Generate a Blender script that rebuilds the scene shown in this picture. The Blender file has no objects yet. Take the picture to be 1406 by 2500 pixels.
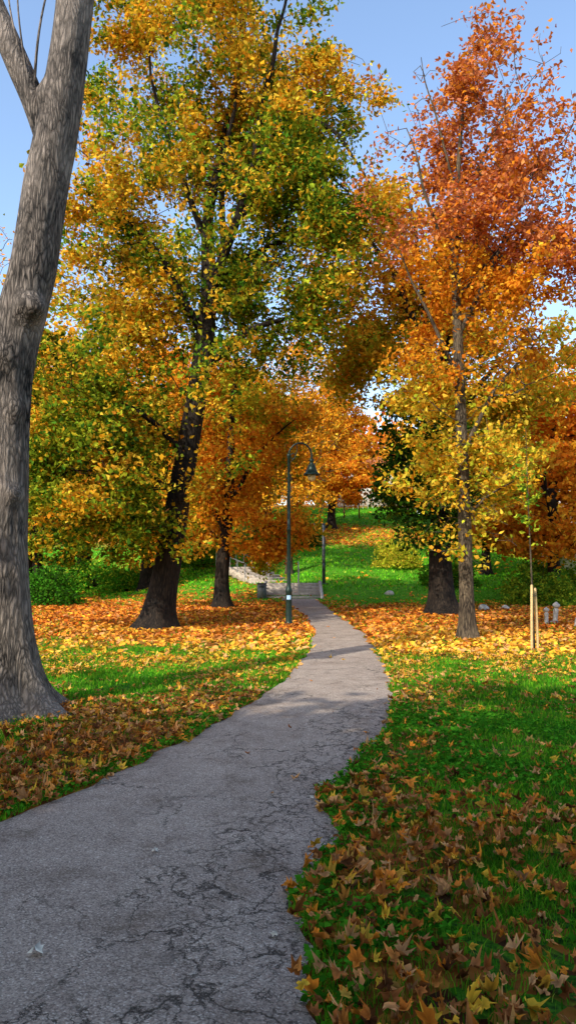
import bpy, math, numpy as np
from mathutils import Vector
rng=np.random.default_rng(7)
scene=bpy.context.scene
COL=scene.collection

# ------------------------------------------------------------------ noise
_L=np.random.default_rng(3).random((32,32,32))
def noise3(p):
    p=np.asarray(p,float); i=np.floor(p).astype(int); f=p-i; f=f*f*(3-2*f)
    r=0
    for dx in (0,1):
        wx=f[...,0] if dx else 1-f[...,0]
        for dy in (0,1):
            wy=f[...,1] if dy else 1-f[...,1]
            for dz in (0,1):
                wz=f[...,2] if dz else 1-f[...,2]
                r=r+_L[(i[...,0]+dx)%32,(i[...,1]+dy)%32,(i[...,2]+dz)%32]*wx*wy*wz
    return r
def noise2(x,y,s=0.5): return noise3(np.stack([x,y,np.full_like(x,s)],-1))
def fbm2(x,y,s=0.5):
    return (noise2(x,y,s)+.5*noise2(x*2.1,y*2.1,s+3)+.25*noise2(x*4.3,y*4.3,s+7))/1.75
def sstep(a,b,x):
    t=np.clip((x-a)/(b-a),0,1); return t*t*(3-2*t)

# ------------------------------------------------------------------ layout functions
LE=np.array([(-8,-7.0),(-3,-5.0),(0,-3.75),(2.5,-2.65),(3.5,-2.15),(4.48,-1.69),(4.93,-1.47),(5.59,-1.21),(6.6,-.83),(7.44,-.58),(8.53,-.29),(10,-.02),(12.1,.31),(15.4,.54),(18,.50),(21,.38),(25,.05),(28.5,-.25)])
RE=np.array([(-8,-4.2),(-3,-1.5),(0,-.15),(2.0,.10),(2.59,.12),(2.97,.07),(3.29,.0),(3.70,.09),(4.17,.30),(4.48,.22),(4.93,.17),(5.3,.34),(5.59,.46),(6.6,.78),(7.44,.98),(8.53,1.19),(10,1.34),(12.1,1.46),(15.4,1.56),(18,1.5),(21,1.36),(25,1.2),(28.5,1.12)])
def ledge(y): return np.interp(y,LE[:,0],LE[:,1])+(noise2(y*3.1,y*0,1.5)-.5)*.10+(noise2(y*11,y*0,9.5)-.5)*.05
def redge(y): return np.interp(y,RE[:,0],RE[:,1])+(noise2(y*3.7,y*0,5.5)-.5)*.14+(noise2(y*13,y*0,8.5)-.5)*.08
def pdist(x,y):
    d=np.maximum(ledge(y)-x,x-redge(y))
    return np.where(y>28.6,np.maximum(d,(y-28.6)),d)
CP=np.array([(27,0),(28.4,0),(30.5,.42),(34,.85),(40,1.9),(50,3.6),(62,5.7),(80,7.4),(120,9),(400,14)])
LP=np.array([(38,0),(48,.4),(60,1.8),(80,4.5),(120,8),(400,14)])
RP=np.array([(24,-.1),(40,.8),(60,3),(80,5.5),(120,8.5),(400,14)])
def hgt(x,y):
    x=np.asarray(x,float); y=np.asarray(y,float)
    c=np.interp(y,CP[:,0],CP[:,1]); l=np.interp(y,LP[:,0],LP[:,1]); r=np.interp(y,RP[:,0],RP[:,1])
    a=sstep(-2.5,-8,x)*1.0; b=sstep(9,16,x)
    z=c*(1-a)*(1-b)+l*a+r*b
    z=z+(fbm2(x*.25,y*.25,2.5)-.5)*.35*sstep(20,40,y)
    return np.where(y>12,z*sstep(20,26,y),0.0)
def hgt_full(x,y):
    d=pdist(x,y)
    return hgt(x,y)+(fbm2(x*2.3,y*2.3,4.5)-.35)*.07*sstep(.12,.7,d)
def litter(x,y):
    d=pdist(x,y)
    left=x<np.interp(y,LE[:,0],LE[:,1])+.4
    n=fbm2(x*.9,y*.9,6.5)-.5; n2=fbm2(x*2.6,y*2.6,11.5)-.5
    yy=y
    Ln=np.interp(yy,[0,5,7.0,8.2,10.5,13,15.5,24,28,40],[.95,.95,.78,.54,.50,.62,.92,.86,.35,.25])
    Ln=Ln+.45*sstep(1.9,.4,d)*(yy<9)
    R=np.interp(yy,[0,4,5.2,6.5,9.5,11,12.8,22,25,28,41,43,51,53,64,70],[.60,.57,.52,.38,.34,.5,.92,.88,.35,.03,.08,.85,.85,.02,.03,.8])
    R=R+.32*sstep(.9,.1,d)*(yy<12)+.22*sstep(1.5,.2,d)*(yy<5)
    L=np.where(left&(y<60),Ln,R)
    amp=np.where(y<13,1.6,.95)
    return np.clip(L+n*amp+n2*amp*.7,0,1)

# ------------------------------------------------------------------ mesh helpers
def mk_mesh(name,V,F,mat,col=None,smooth=False):
    me=bpy.data.meshes.new(name)
    V=np.asarray(V,np.float32)
    if isinstance(F,np.ndarray): F=[F]
    nl=sum(f.size for f in F); nf=sum(len(f) for f in F)
    me.vertices.add(len(V)); me.vertices.foreach_set("co",V.ravel())
    me.loops.add(nl); me.loops.foreach_set("vertex_index",np.concatenate([f.ravel() for f in F]).astype(np.int32))
    me.polygons.add(nf)
    st=[];o=0
    for f in F:
        k=f.shape[1]; st.append(o+np.arange(len(f))*k); o+=f.size
    me.polygons.foreach_set("loop_start",np.concatenate(st).astype(np.int32))
    if smooth: me.polygons.foreach_set("use_smooth",np.ones(nf,bool))
    me.materials.append(mat)
    me.update(calc_edges=True)
    if col is not None:
        a=me.attributes.new("Col","FLOAT_COLOR","POINT")
        c=np.ones((len(V),4),np.float32); c[:,:3]=col
        a.data.foreach_set("color",c.ravel())
    return me
def add_obj(name,me,loc=(0,0,0),parent=None,**props):
    o=bpy.data.objects.new(name,me); COL.objects.link(o)
    if parent is not None: o.parent=parent
    o.location=loc
    for k,v in props.items(): o[k]=v
    return o
class MB:
    """mesh builder"""
    def __init__(s): s.V=[];s.Q=[];s.T=[];s.n=0
    def add(s,V,Q=None,T=None):
        V=np.asarray(V,float); s.V.append(V)
        if Q is not None: s.Q.append(np.asarray(Q,int)+s.n)
        if T is not None: s.T.append(np.asarray(T,int)+s.n)
        s.n+=len(V)
    def mesh(s,name,mat,smooth=False,col=None):
        F=[]
        if s.Q: F.append(np.concatenate(s.Q))
        if s.T: F.append(np.concatenate(s.T))
        return mk_mesh(name,np.concatenate(s.V),F,mat,smooth=smooth,col=col)
    def box(s,c,d,rz=0,bev=.0):
        x,y,z=[k/2 for k in d]; b=min(bev,x*.9,y*.9,z*.9)
        if b<=0:
            P=np.array([(i*x,j*y,k*z) for k in(-1,1) for j in(-1,1) for i in(-1,1)],float)
            Q=[(0,2,3,1),(4,5,7,6),(0,1,5,4),(2,6,7,3),(0,4,6,2),(1,3,7,5)]
        else:
            P=[];
            for k,(sx,sy) in ((-z,(x-b,y-b)),(-z+b,(x,y)),(z-b,(x,y)),(z,(x-b,y-b))):
                P+=[(-sx,-sy+0,k),(sx,-sy,k),(sx,sy,k),(-sx,sy,k)]
            P=np.array(P,float); Q=[(0,3,2,1),(12,13,14,15)]
            for l in range(3):
                for i in range(4):
                    j=(i+1)%4; Q.append((l*4+i,l*4+j,l*4+4+j,l*4+4+i))
        ca,sa=math.cos(rz),math.sin(rz)
        P=np.stack([P[:,0]*ca-P[:,1]*sa,P[:,0]*sa+P[:,1]*ca,P[:,2]],-1)+np.array(c)
        s.add(P,Q)
    def tube(s,pts,rad,k=10,cap=True):
        V,Q=tube(np.array(pts,float),np.array(rad,float)*np.ones(len(pts)),k)
        s.add(V,Q)
        if cap:
            s.add([pts[0],pts[-1]]+[tuple(v) for v in V[:k]]+[tuple(v) for v in V[-k:]],T=[(0,2+(i+1)%k,2+i) for i in range(k)]+[(1,2+k+i,2+k+(i+1)%k) for i in range(k)])
    def lathe(s,prof,c=(0,0,0),k=20):
        prof=np.array(prof,float); a=np.arange(k)/k*2*np.pi
        V=np.stack([prof[:,None,0]*np.cos(a),prof[:,None,0]*np.sin(a),prof[:,None,1]+a*0],-1).reshape(-1,3)+np.array(c)
        s.add(V,ringq(len(prof),k))
def ringq(n,k):
    i=np.arange(n-1)[:,None]*k; j=np.arange(k)[None]; j2=(j+1)%k
    return np.stack([i+j,i+j2,i+k+j2,i+k+j],-1).reshape(-1,4)
def tube(P,R,k=10):
    n=len(P); T=np.gradient(P,axis=0); T/=np.linalg.norm(T,axis=1)[:,None]+1e-9
    ref=np.array([0.,1.,0.]) if abs(T[:,1]).mean()<.8 else np.array([1.,0,0])
    A=np.cross(T,ref); A/=np.linalg.norm(A,axis=1)[:,None]+1e-9
    B=np.cross(T,A)
    a=np.arange(k)/k*2*np.pi
    V=P[:,None]+R[:,None,None]*(A[:,None]*np.cos(a)[None,:,None]-B[:,None]*np.sin(a)[None,:,None])
    return V.reshape(-1,3),ringq(n,k)
def smoothline(pts,step=.08):
    pts=np.array(pts,float); d=np.r_[0,np.cumsum(np.linalg.norm(np.diff(pts[:,:3],axis=0),axis=1))]
    n=max(4,int(d[-1]/step)); t=np.linspace(0,d[-1],n)
    out=np.stack([np.interp(t,d,pts[:,i]) for i in range(pts.shape[1])],-1)
    w=max(1,int(.35/step))
    for _ in range(3):
        o=out.copy()
        for i in range(1,n-1):
            a=max(0,i-w);b=min(n,i+w+1); m=min(i-a,b-1-i); o[i]=out[i-m:i+m+1].mean(0)
        out=o
    return out

# ------------------------------------------------------------------ materials
def newmat(name):
    m=bpy.data.materials.new(name); m.use_nodes=True; nt=m.node_tree; nt.nodes.clear()
    out=nt.nodes.new("ShaderNodeOutputMaterial"); return m,nt,out
def N(nt,t,**k):
    n=nt.nodes.new(t)
    for a,b in k.items(): setattr(n,a,b)
    return n
def leafmat(name,trans=.4,jit=0.0):
    m,nt,out=newmat(name); L=nt.links.new
    at=N(nt,"ShaderNodeAttribute",attribute_name="Col"); src=at.outputs["Color"]
    if jit:
        hs=N(nt,"ShaderNodeHueSaturation"); L(src,hs.inputs["Color"])
        oi=N(nt,"ShaderNodeObjectInfo"); mr=N(nt,"ShaderNodeMapRange"); mr.inputs[3].default_value=.5-jit; mr.inputs[4].default_value=.5+jit
        L(oi.outputs["Random"],mr.inputs[0]); L(mr.outputs[0],hs.inputs["Hue"]); src=hs.outputs[0]
    p=N(nt,"ShaderNodeBsdfDiffuse"); L(src,p.inputs["Color"])
    t=N(nt,"ShaderNodeBsdfTranslucent"); L(src,t.inputs["Color"])
    mx=N(nt,"ShaderNodeMixShader"); mx.inputs[0].default_value=trans
    L(p.outputs[0],mx.inputs[1]); L(t.outputs[0],mx.inputs[2]); L(mx.outputs[0],out.inputs[0]); return m
def ramp(nt,stops):
    r=N(nt,"ShaderNodeValToRGB"); e=r.color_ramp.elements
    e[0].position=stops[0][0]; e[0].color=(*stops[0][1],1); e[1].position=stops[-1][0]; e[1].color=(*stops[-1][1],1)
    for p,c in stops[1:-1]:
        k=e.new(p); k.color=(*c,1)
    return r
def barkmat(name,dark,light,scale=9,bump=.6,zs=.16,patch=.6):
    m,nt,out=newmat(name); L=nt.links.new
    tc=N(nt,"ShaderNodeTexCoord"); mp=N(nt,"ShaderNodeMapping"); mp.inputs["Scale"].default_value=(1,1,zs); L(tc.outputs["Object"],mp.inputs[0])
    nz=N(nt,"ShaderNodeTexNoise"); nz.inputs["Scale"].default_value=6; nz.inputs["Detail"].default_value=4; L(mp.outputs[0],nz.inputs[0])
    va=N(nt,"ShaderNodeVectorMath",operation="MULTIPLY_ADD"); L(nz.outputs["Color"],va.inputs[0]); va.inputs[1].default_value=(.22,.22,.22); L(mp.outputs[0],va.inputs[2])
    vo=N(nt,"ShaderNodeTexVoronoi",feature="DISTANCE_TO_EDGE"); vo.inputs["Scale"].default_value=scale*2.6; L(va.outputs[0],vo.inputs[0])
    n2=N(nt,"ShaderNodeTexNoise"); n2.inputs["Scale"].default_value=scale*4; n2.inputs["Detail"].default_value=7; n2.inputs["Roughness"].default_value=.75; L(mp.outputs[0],n2.inputs[0])
    n3=N(nt,"ShaderNodeTexNoise"); n3.inputs["Scale"].default_value=2.2; n3.inputs["Detail"].default_value=5; L(tc.outputs["Object"],n3.inputs[0])
    mr=N(nt,"ShaderNodeMapRange"); mr.inputs[2].default_value=.35; mr.inputs[3].default_value=.35; L(vo.outputs[0],mr.inputs[0])
    mu=N(nt,"ShaderNodeMath",operation="MULTIPLY"); L(mr.outputs[0],mu.inputs[0]); L(n2.outputs[0],mu.inputs[1])
    ad=N(nt,"ShaderNodeMath",operation="MULTIPLY_ADD"); L(n3.outputs[0],ad.inputs[0]); ad.inputs[1].default_value=patch; L(mu.outputs[0],ad.inputs[2])
    mid=tuple(a*.6+b*.4 for a,b in zip(dark,light))
    r=ramp(nt,[(.42,dark),(.65,mid),(.95,light)]); L(ad.outputs[0],r.inputs[0])
    p=N(nt,"ShaderNodeBsdfPrincipled"); p.inputs["Roughness"].default_value=.85; p.inputs["Specular IOR Level"].default_value=.2
    L(r.outputs[0],p.inputs["Base Color"])
    b=N(nt,"ShaderNodeBump"); b.inputs["Strength"].default_value=bump; b.inputs["Distance"].default_value=.03; L(mu.outputs[0],b.inputs["Height"]); L(b.outputs[0],p.inputs["Normal"])
    L(p.outputs[0],out.inputs[0]); return m
def plainmat(name,c,rough=.6,metal=0,var=.25,scale=12,bump=.1,spec=.4):
    m,nt,out=newmat(name); L=nt.links.new
    tc=N(nt,"ShaderNodeTexCoord"); n=N(nt,"ShaderNodeTexNoise"); n.inputs["Scale"].default_value=scale; n.inputs["Detail"].default_value=6; L(tc.outputs["Object"],n.inputs[0])
    r=ramp(nt,[(.3,tuple(k*(1-var) for k in c)),(.7,tuple(min(1,k*(1+var)) for k in c))]); L(n.outputs[0],r.inputs[0])
    p=N(nt,"ShaderNodeBsdfPrincipled"); p.inputs["Roughness"].default_value=rough; p.inputs["Metallic"].default_value=metal; p.inputs["Specular IOR Level"].default_value=spec
    L(r.outputs[0],p.inputs["Base Color"])
    b=N(nt,"ShaderNodeBump"); b.inputs["Strength"].default_value=bump; b.inputs["Distance"].default_value=.02; L(n.outputs[0],b.inputs["Height"]); L(b.outputs[0],p.inputs["Normal"])
    L(p.outputs[0],out.inputs[0]); return m
M_leaf=leafmat("crown_leaves",.40)
M_leafv=leafmat("far_crown_leaves",.42,jit=.012)
M_fall=leafmat("fallen_leaves",.15)
M_grass=leafmat("grass_blades",.4)
M_bark=barkmat("grey_ridged_bark",(.010,.009,.008),(.36,.30,.25),10,1.0,.2,.68)
M_barkd=barkmat("dark_bark",(.004,.003,.0025),(.05,.034,.022),8)
M_barkl=barkmat("pale_bark",(.02,.014,.01),(.22,.165,.10),9)

# ground material
M_ground,nt,out=newmat("leafy_ground"); L=nt.links.new
at=N(nt,"ShaderNodeAttribute",attribute_name="Col"); sep=N(nt,"ShaderNodeSeparateColor"); L(at.outputs["Color"],sep.inputs[0])
tc=N(nt,"ShaderNodeTexCoord")
vo=N(nt,"ShaderNodeTexVoronoi"); vo.inputs["Scale"].default_value=11; vo.inputs["Randomness"].default_value=1; L(tc.outputs["Object"],vo.inputs[0])
sc=N(nt,"ShaderNodeSeparateColor"); L(vo.outputs["Color"],sc.inputs[0])
rl=ramp(nt,[(0,(.05,.018,.006)),(.4,(.24,.075,.012)),(.75,(.42,.15,.02)),(1,(.60,.30,.04))]); L(sc.outputs[0],rl.inputs[0])
ng=N(nt,"ShaderNodeTexNoise"); ng.inputs["Scale"].default_value=38; ng.inputs["Detail"].default_value=5; L(tc.outputs["Object"],ng.inputs[0])
rg=ramp(nt,[(.3,(.010,.035,.003)),(.5,(.05,.18,.008)),(.75,(.14,.36,.015))]); L(ng.outputs[0],rg.inputs[0])
ms=N(nt,"ShaderNodeMath",operation="ADD"); L(sep.outputs[0],ms.inputs[0]); 
m2=N(nt,"ShaderNodeMath",operation="MULTIPLY_ADD"); L(sc.outputs[1],m2.inputs[0]); m2.inputs[1].default_value=.8; m2.inputs[2].default_value=-.4; L(m2.outputs[0],ms.inputs[1])
mr=N(nt,"ShaderNodeMapRange"); mr.inputs[1].default_value=.45; mr.inputs[2].default_value=.55; L(ms.outputs[0],mr.inputs[0])
mx=N(nt,"ShaderNodeMix",data_type="RGBA"); L(mr.outputs[0],mx.inputs[0]); L(rg.outputs[0],mx.inputs[6]); L(rl.outputs[0],mx.inputs[7])
mx2=N(nt,"ShaderNodeMix",data_type="RGBA",blend_type="MULTIPLY"); mx2.inputs[0].default_value=1; L(mx.outputs[2],mx2.inputs[6])
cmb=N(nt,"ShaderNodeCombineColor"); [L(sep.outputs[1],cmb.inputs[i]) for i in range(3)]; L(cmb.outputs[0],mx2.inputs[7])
p=N(nt,"ShaderNodeBsdfPrincipled"); p.inputs["Roughness"].default_value=.9; p.inputs["Specular IOR Level"].default_value=.1; L(mx2.outputs[2],p.inputs["Base Color"])
b=N(nt,"ShaderNodeBump"); b.inputs["Strength"].default_value=.8; b.inputs["Distance"].default_value=.04; L(vo.outputs["Distance"],b.inputs["Height"]); L(b.outputs[0],p.inputs["Normal"])
L(p.outputs[0],out.inputs[0])

# asphalt
M_path,nt,out=newmat("cracked_asphalt"); L=nt.links.new
tc=N(nt,"ShaderNodeTexCoord")
w=N(nt,"ShaderNodeTexNoise"); w.inputs["Scale"].default_value=5; w.inputs["Detail"].default_value=6; w.inputs["Roughness"].default_value=.65; L(tc.outputs["Object"],w.inputs[0])
va=N(nt,"ShaderNodeVectorMath",operation="MULTIPLY_ADD"); L(w.outputs["Color"],va.inputs[0]); va.inputs[1].default_value=(.45,.45,.0); L(tc.outputs["Object"],va.inputs[2])
mp=N(nt,"ShaderNodeMapping"); mp.inputs["Scale"].default_value=(1.5,.9,1); L(va.outputs[0],mp.inputs[0])
v1=N(nt,"ShaderNodeTexVoronoi",feature="DISTANCE_TO_EDGE"); v1.inputs["Scale"].default_value=1.5; L(mp.outputs[0],v1.inputs[0])
v2=N(nt,"ShaderNodeTexVoronoi",feature="DISTANCE_TO_EDGE"); v2.inputs["Scale"].default_value=6; L(mp.outputs[0],v2.inputs[0])
def crack(v,wd):
    m=N(nt,"ShaderNodeMapRange"); m.inputs[1].default_value=0; m.inputs[2].default_value=wd; m.inputs[3].default_value=1; m.inputs[4].default_value=0; L(v.outputs[0],m.inputs[0]); return m
c1=crack(v1,.013); c2=crack(v2,.034)
at=N(nt,"ShaderNodeAttribute",attribute_name="Col"); sepp=N(nt,"ShaderNodeSeparateColor"); L(at.outputs["Color"],sepp.inputs[0])
nm=N(nt,"ShaderNodeTexNoise"); nm.inputs["Scale"].default_value=1.1; nm.inputs["Detail"].default_value=2; L(tc.outputs["Object"],nm.inputs[0])
ma=N(nt,"ShaderNodeMath",operation="MULTIPLY_ADD"); L(sepp.outputs[0],ma.inputs[0]); ma.inputs[1].default_value=.38; L(nm.outputs[0],ma.inputs[2])
mk=N(nt,"ShaderNodeMapRange"); mk.inputs[1].default_value=.60; mk.inputs[2].default_value=.72; L(ma.outputs[0],mk.inputs[0])
mk1=N(nt,"ShaderNodeMapRange"); mk1.inputs[1].default_value=.44; mk1.inputs[2].default_value=.62; L(ma.outputs[0],mk1.inputs[0])
x1=N(nt,"ShaderNodeMath",operation="MULTIPLY"); L(c1.outputs[0],x1.inputs[0]); L(mk1.outputs[0],x1.inputs[1])
x2=N(nt,"ShaderNodeMath",operation="MULTIPLY"); L(c2.outputs[0],x2.inputs[0]); L(mk.outputs[0],x2.inputs[1])
cr=N(nt,"ShaderNodeMath",operation="MAXIMUM"); L(x1.outputs[0],cr.inputs[0]); L(x2.outputs[0],cr.inputs[1])
fi=N(nt,"ShaderNodeTexVoronoi"); fi.inputs["Scale"].default_value=150; L(tc.outputs["Object"],fi.inputs[0])
fs=N(nt,"ShaderNodeSeparateColor"); L(fi.outputs["Color"],fs.inputs[0])
gr=ramp(nt,[(0,(.20,.158,.13)),(.5,(.37,.295,.24)),(.9,(.48,.395,.32)),(1,(.66,.57,.48))]); L(fs.outputs[0],gr.inputs[0])
big=N(nt,"ShaderNodeTexNoise"); big.inputs["Scale"].default_value=2.2; big.inputs["Detail"].default_value=8; big.inputs["Roughness"].default_value=.72; L(tc.outputs["Object"],big.inputs[0])
br=ramp(nt,[(.30,(.50,.45,.40)),(.47,(.9,.88,.86)),(.7,(1.12,1.11,1.08))]); L(big.outputs[0],br.inputs[0])
mm=N(nt,"ShaderNodeMix",data_type="RGBA",blend_type="MULTIPLY"); mm.inputs[0].default_value=1; L(gr.outputs[0],mm.inputs[6]); L(br.outputs[0],mm.inputs[7])
mc=N(nt,"ShaderNodeMix",data_type="RGBA"); L(cr.outputs[0],mc.inputs[0]); L(mm.outputs[2],mc.inputs[6]); mc.inputs[7].default_value=(.035,.028,.022,1)
p=N(nt,"ShaderNodeBsdfPrincipled"); p.inputs["Roughness"].default_value=.85; p.inputs["Specular IOR Level"].default_value=.15; L(mc.outputs[2],p.inputs["Base Color"])
hh=N(nt,"ShaderNodeMath",operation="MULTIPLY_ADD"); L(cr.outputs[0],hh.inputs[0]); hh.inputs[1].default_value=-2.5; L(fi.outputs["Distance"],hh.inputs[2])
b=N(nt,"ShaderNodeBump"); b.inputs["Strength"].default_value=.6; b.inputs["Distance"].default_value=.007; L(hh.outputs[0],b.inputs["Height"]); L(b.outputs[0],p.inputs["Normal"])
L(p.outputs[0],out.inputs[0])

M_metal=plainmat("dark_green_painted_iron",(.010,.028,.021),.4,.3,.3,20,.05)
M_steel=plainmat("galvanised_steel",(.32,.33,.35),.4,.7,.2,20,.03)
M_dsteel=plainmat("dark_grey_steel",(.06,.065,.07),.45,.5,.2,20,.03)
M_glass=plainmat("frosted_lamp_glass",(.62,.50,.25),.3,0,.1,5,.0)
M_stone=plainmat("pale_stone",(.42,.39,.34),.85,0,.3,9,.3)
M_step=plainmat("step_stone",(.40,.34,.27),.85,0,.3,6,.3)
M_wood=plainmat("raw_pine_stake",(.62,.42,.18),.7,0,.2,25,.2)
M_band=plainmat("black_rubber_tie",(.02,.02,.02),.7)
M_white=plainmat("white_paint",(.75,.74,.72),.6,0,.08,6,.02)
M_wall=plainmat("cream_render_wall",(.76,.73,.67),.9,0,.1,3,.1)
M_roof=plainmat("clay_tile_roof",(.30,.10,.05),.8,0,.35,14,.4)
M_win=plainmat("dark_window_glass",(.03,.04,.05),.1,0,.2,3,0,.6)
M_brown=plainmat("brown_wood_board",(.16,.06,.025),.7,0,.3,14,.1)
M_bin=plainmat("grey_bin_sheet",(.13,.14,.15),.5,.3,.25,12,.05)
M_stick=plainmat("pale_blue_sticker",(.35,.55,.75),.5,0,.3,40,0)

# ------------------------------------------------------------------ ground
xs=np.unique(np.round(np.concatenate([-np.geomspace(12,400,40),np.arange(-12,-5,.25),np.arange(-5,5,.07),np.arange(5,14,.22),np.geomspace(14,400,40)]),3))
ys=np.unique(np.round(np.concatenate([-np.geomspace(2,300,24),np.arange(-2,2,.4),np.arange(2,12,.07),np.arange(12,32,.16),np.arange(32,70,.5),np.geomspace(70,420,30)]),3))
X,Y=np.meshgrid(xs,ys); Z=hgt_full(X,Y)
V=np.stack([X,Y,Z],-1).reshape(-1,3); nx=len(xs); ny=len(ys)
i=np.arange(ny-1)[:,None]*nx; j=np.arange(nx-1)[None]
F=np.stack([i+j,i+j+1,i+nx+j+1,i+nx+j],-1).reshape(-1,4)
Lt=litter(X,Y)
ground_light=np.where(Y<13,.7,np.where(Y>25,1.35,1.0))  # colour factor: near ground darkened as shade, far slope brightened as if sunlit
c=np.stack([np.where(Y<10,Lt*.85,Lt),ground_light,0*Lt],-1).reshape(-1,3)
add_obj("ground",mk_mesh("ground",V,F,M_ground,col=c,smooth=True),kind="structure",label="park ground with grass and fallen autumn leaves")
# path
py=np.concatenate([np.arange(-8,2,.2),np.arange(2,9,.03),np.arange(9,28.6,.1)])
k=15; t=np.linspace(0,1,k)
l=ledge(py)[:,None]; r=redge(py)[:,None]; PX=l+(r-l)*t; PY=py[:,None]+0*PX
PZ=.010-.010*((t<.01)|(t>.99))*1.0+PX*0+hgt(PX,PY)
V=np.stack([PX,PY,PZ],-1).reshape(-1,3)
i=np.arange(len(py)-1)[:,None]*k; j=np.arange(k-1)[None]
F=np.stack([i+j,i+j+1,i+k+j+1,i+k+j],-1).reshape(-1,4)
ed=np.repeat(sstep(.45,1,t)[None],len(py),0)*sstep(10,6,PY)
c=np.stack([ed,ed,ed],-1).reshape(-1,3)
add_obj("path",mk_mesh("path",V,F,M_path,col=c,smooth=True),kind="structure",label="narrow winding cracked grey asphalt footpath")

# ------------------------------------------------------------------ leaves geometry
def rand_unit(n,r): v=r.normal(size=(n,3)); return v/np.linalg.norm(v,axis=1)[:,None]
def kites(C,size,col,r,nb=(0,0,.6),fold=.15,flat=None,wid=.66):
    n=len(C); nrm=rand_unit(n,r)+np.array(nb); nrm/=np.linalg.norm(nrm,axis=1)[:,None]
    if flat is not None:
        nrm=np.array([0,0,1.])+rand_unit(n,r)*flat; nrm/=np.linalg.norm(nrm,axis=1)[:,None]
    a=rand_unit(n,r); u=a-nrm*(a*nrm).sum(1)[:,None]; u/=np.linalg.norm(u,axis=1)[:,None]
    v=np.cross(nrm,u); s=(size*r.uniform(.55,1.35,n))[:,None]
    f=nrm*s*fold*r.uniform(-1,1.8,n)[:,None]
    w=wid*.5*r.uniform(.7,1.2,n)[:,None]
    V=np.stack([C-u*s*.5,C-u*s*.14+v*s*w+f,C+u*s*.14+v*s*w*.6+f,C+u*s*.5,C+u*s*.14-v*s*w*.6+f,C-u*s*.14-v*s*w+f],1).reshape(-1,3)
    b=np.arange(n)[:,None]*6
    F=np.stack([b+0,b+1,b+2,b+3],-1).reshape(-1,4),np.stack([b+0,b+3,b+4,b+5],-1).reshape(-1,4)
    return V,np.concatenate(F),np.repeat(col,6,0)
def pal(n,cols,wts,r,vj=.25):
    cols=np.array(cols); w=np.array(wts,float); w/=w.sum()
    c=cols[r.choice(len(cols),n,p=w)]
    c2=cols[r.choice(len(cols),n,p=w)]; t=r.uniform(0,.5,(n,1))
    return (c*(1-t)+c2*t)*r.uniform(1-vj,1+vj,(n,1))
GOLD=(.74,.38,.02);YEL=(.86,.60,.06);ORG=(.78,.29,.02);DORG=(.62,.17,.018);RUS=(.42,.10,.03);OLV=(.24,.28,.016);GRN=(.07,.19,.014);DGRN=(.02,.06,.01);LIM=(.50,.57,.035);BRN=(.16,.07,.02);MAU=(.50,.17,.085)

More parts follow.
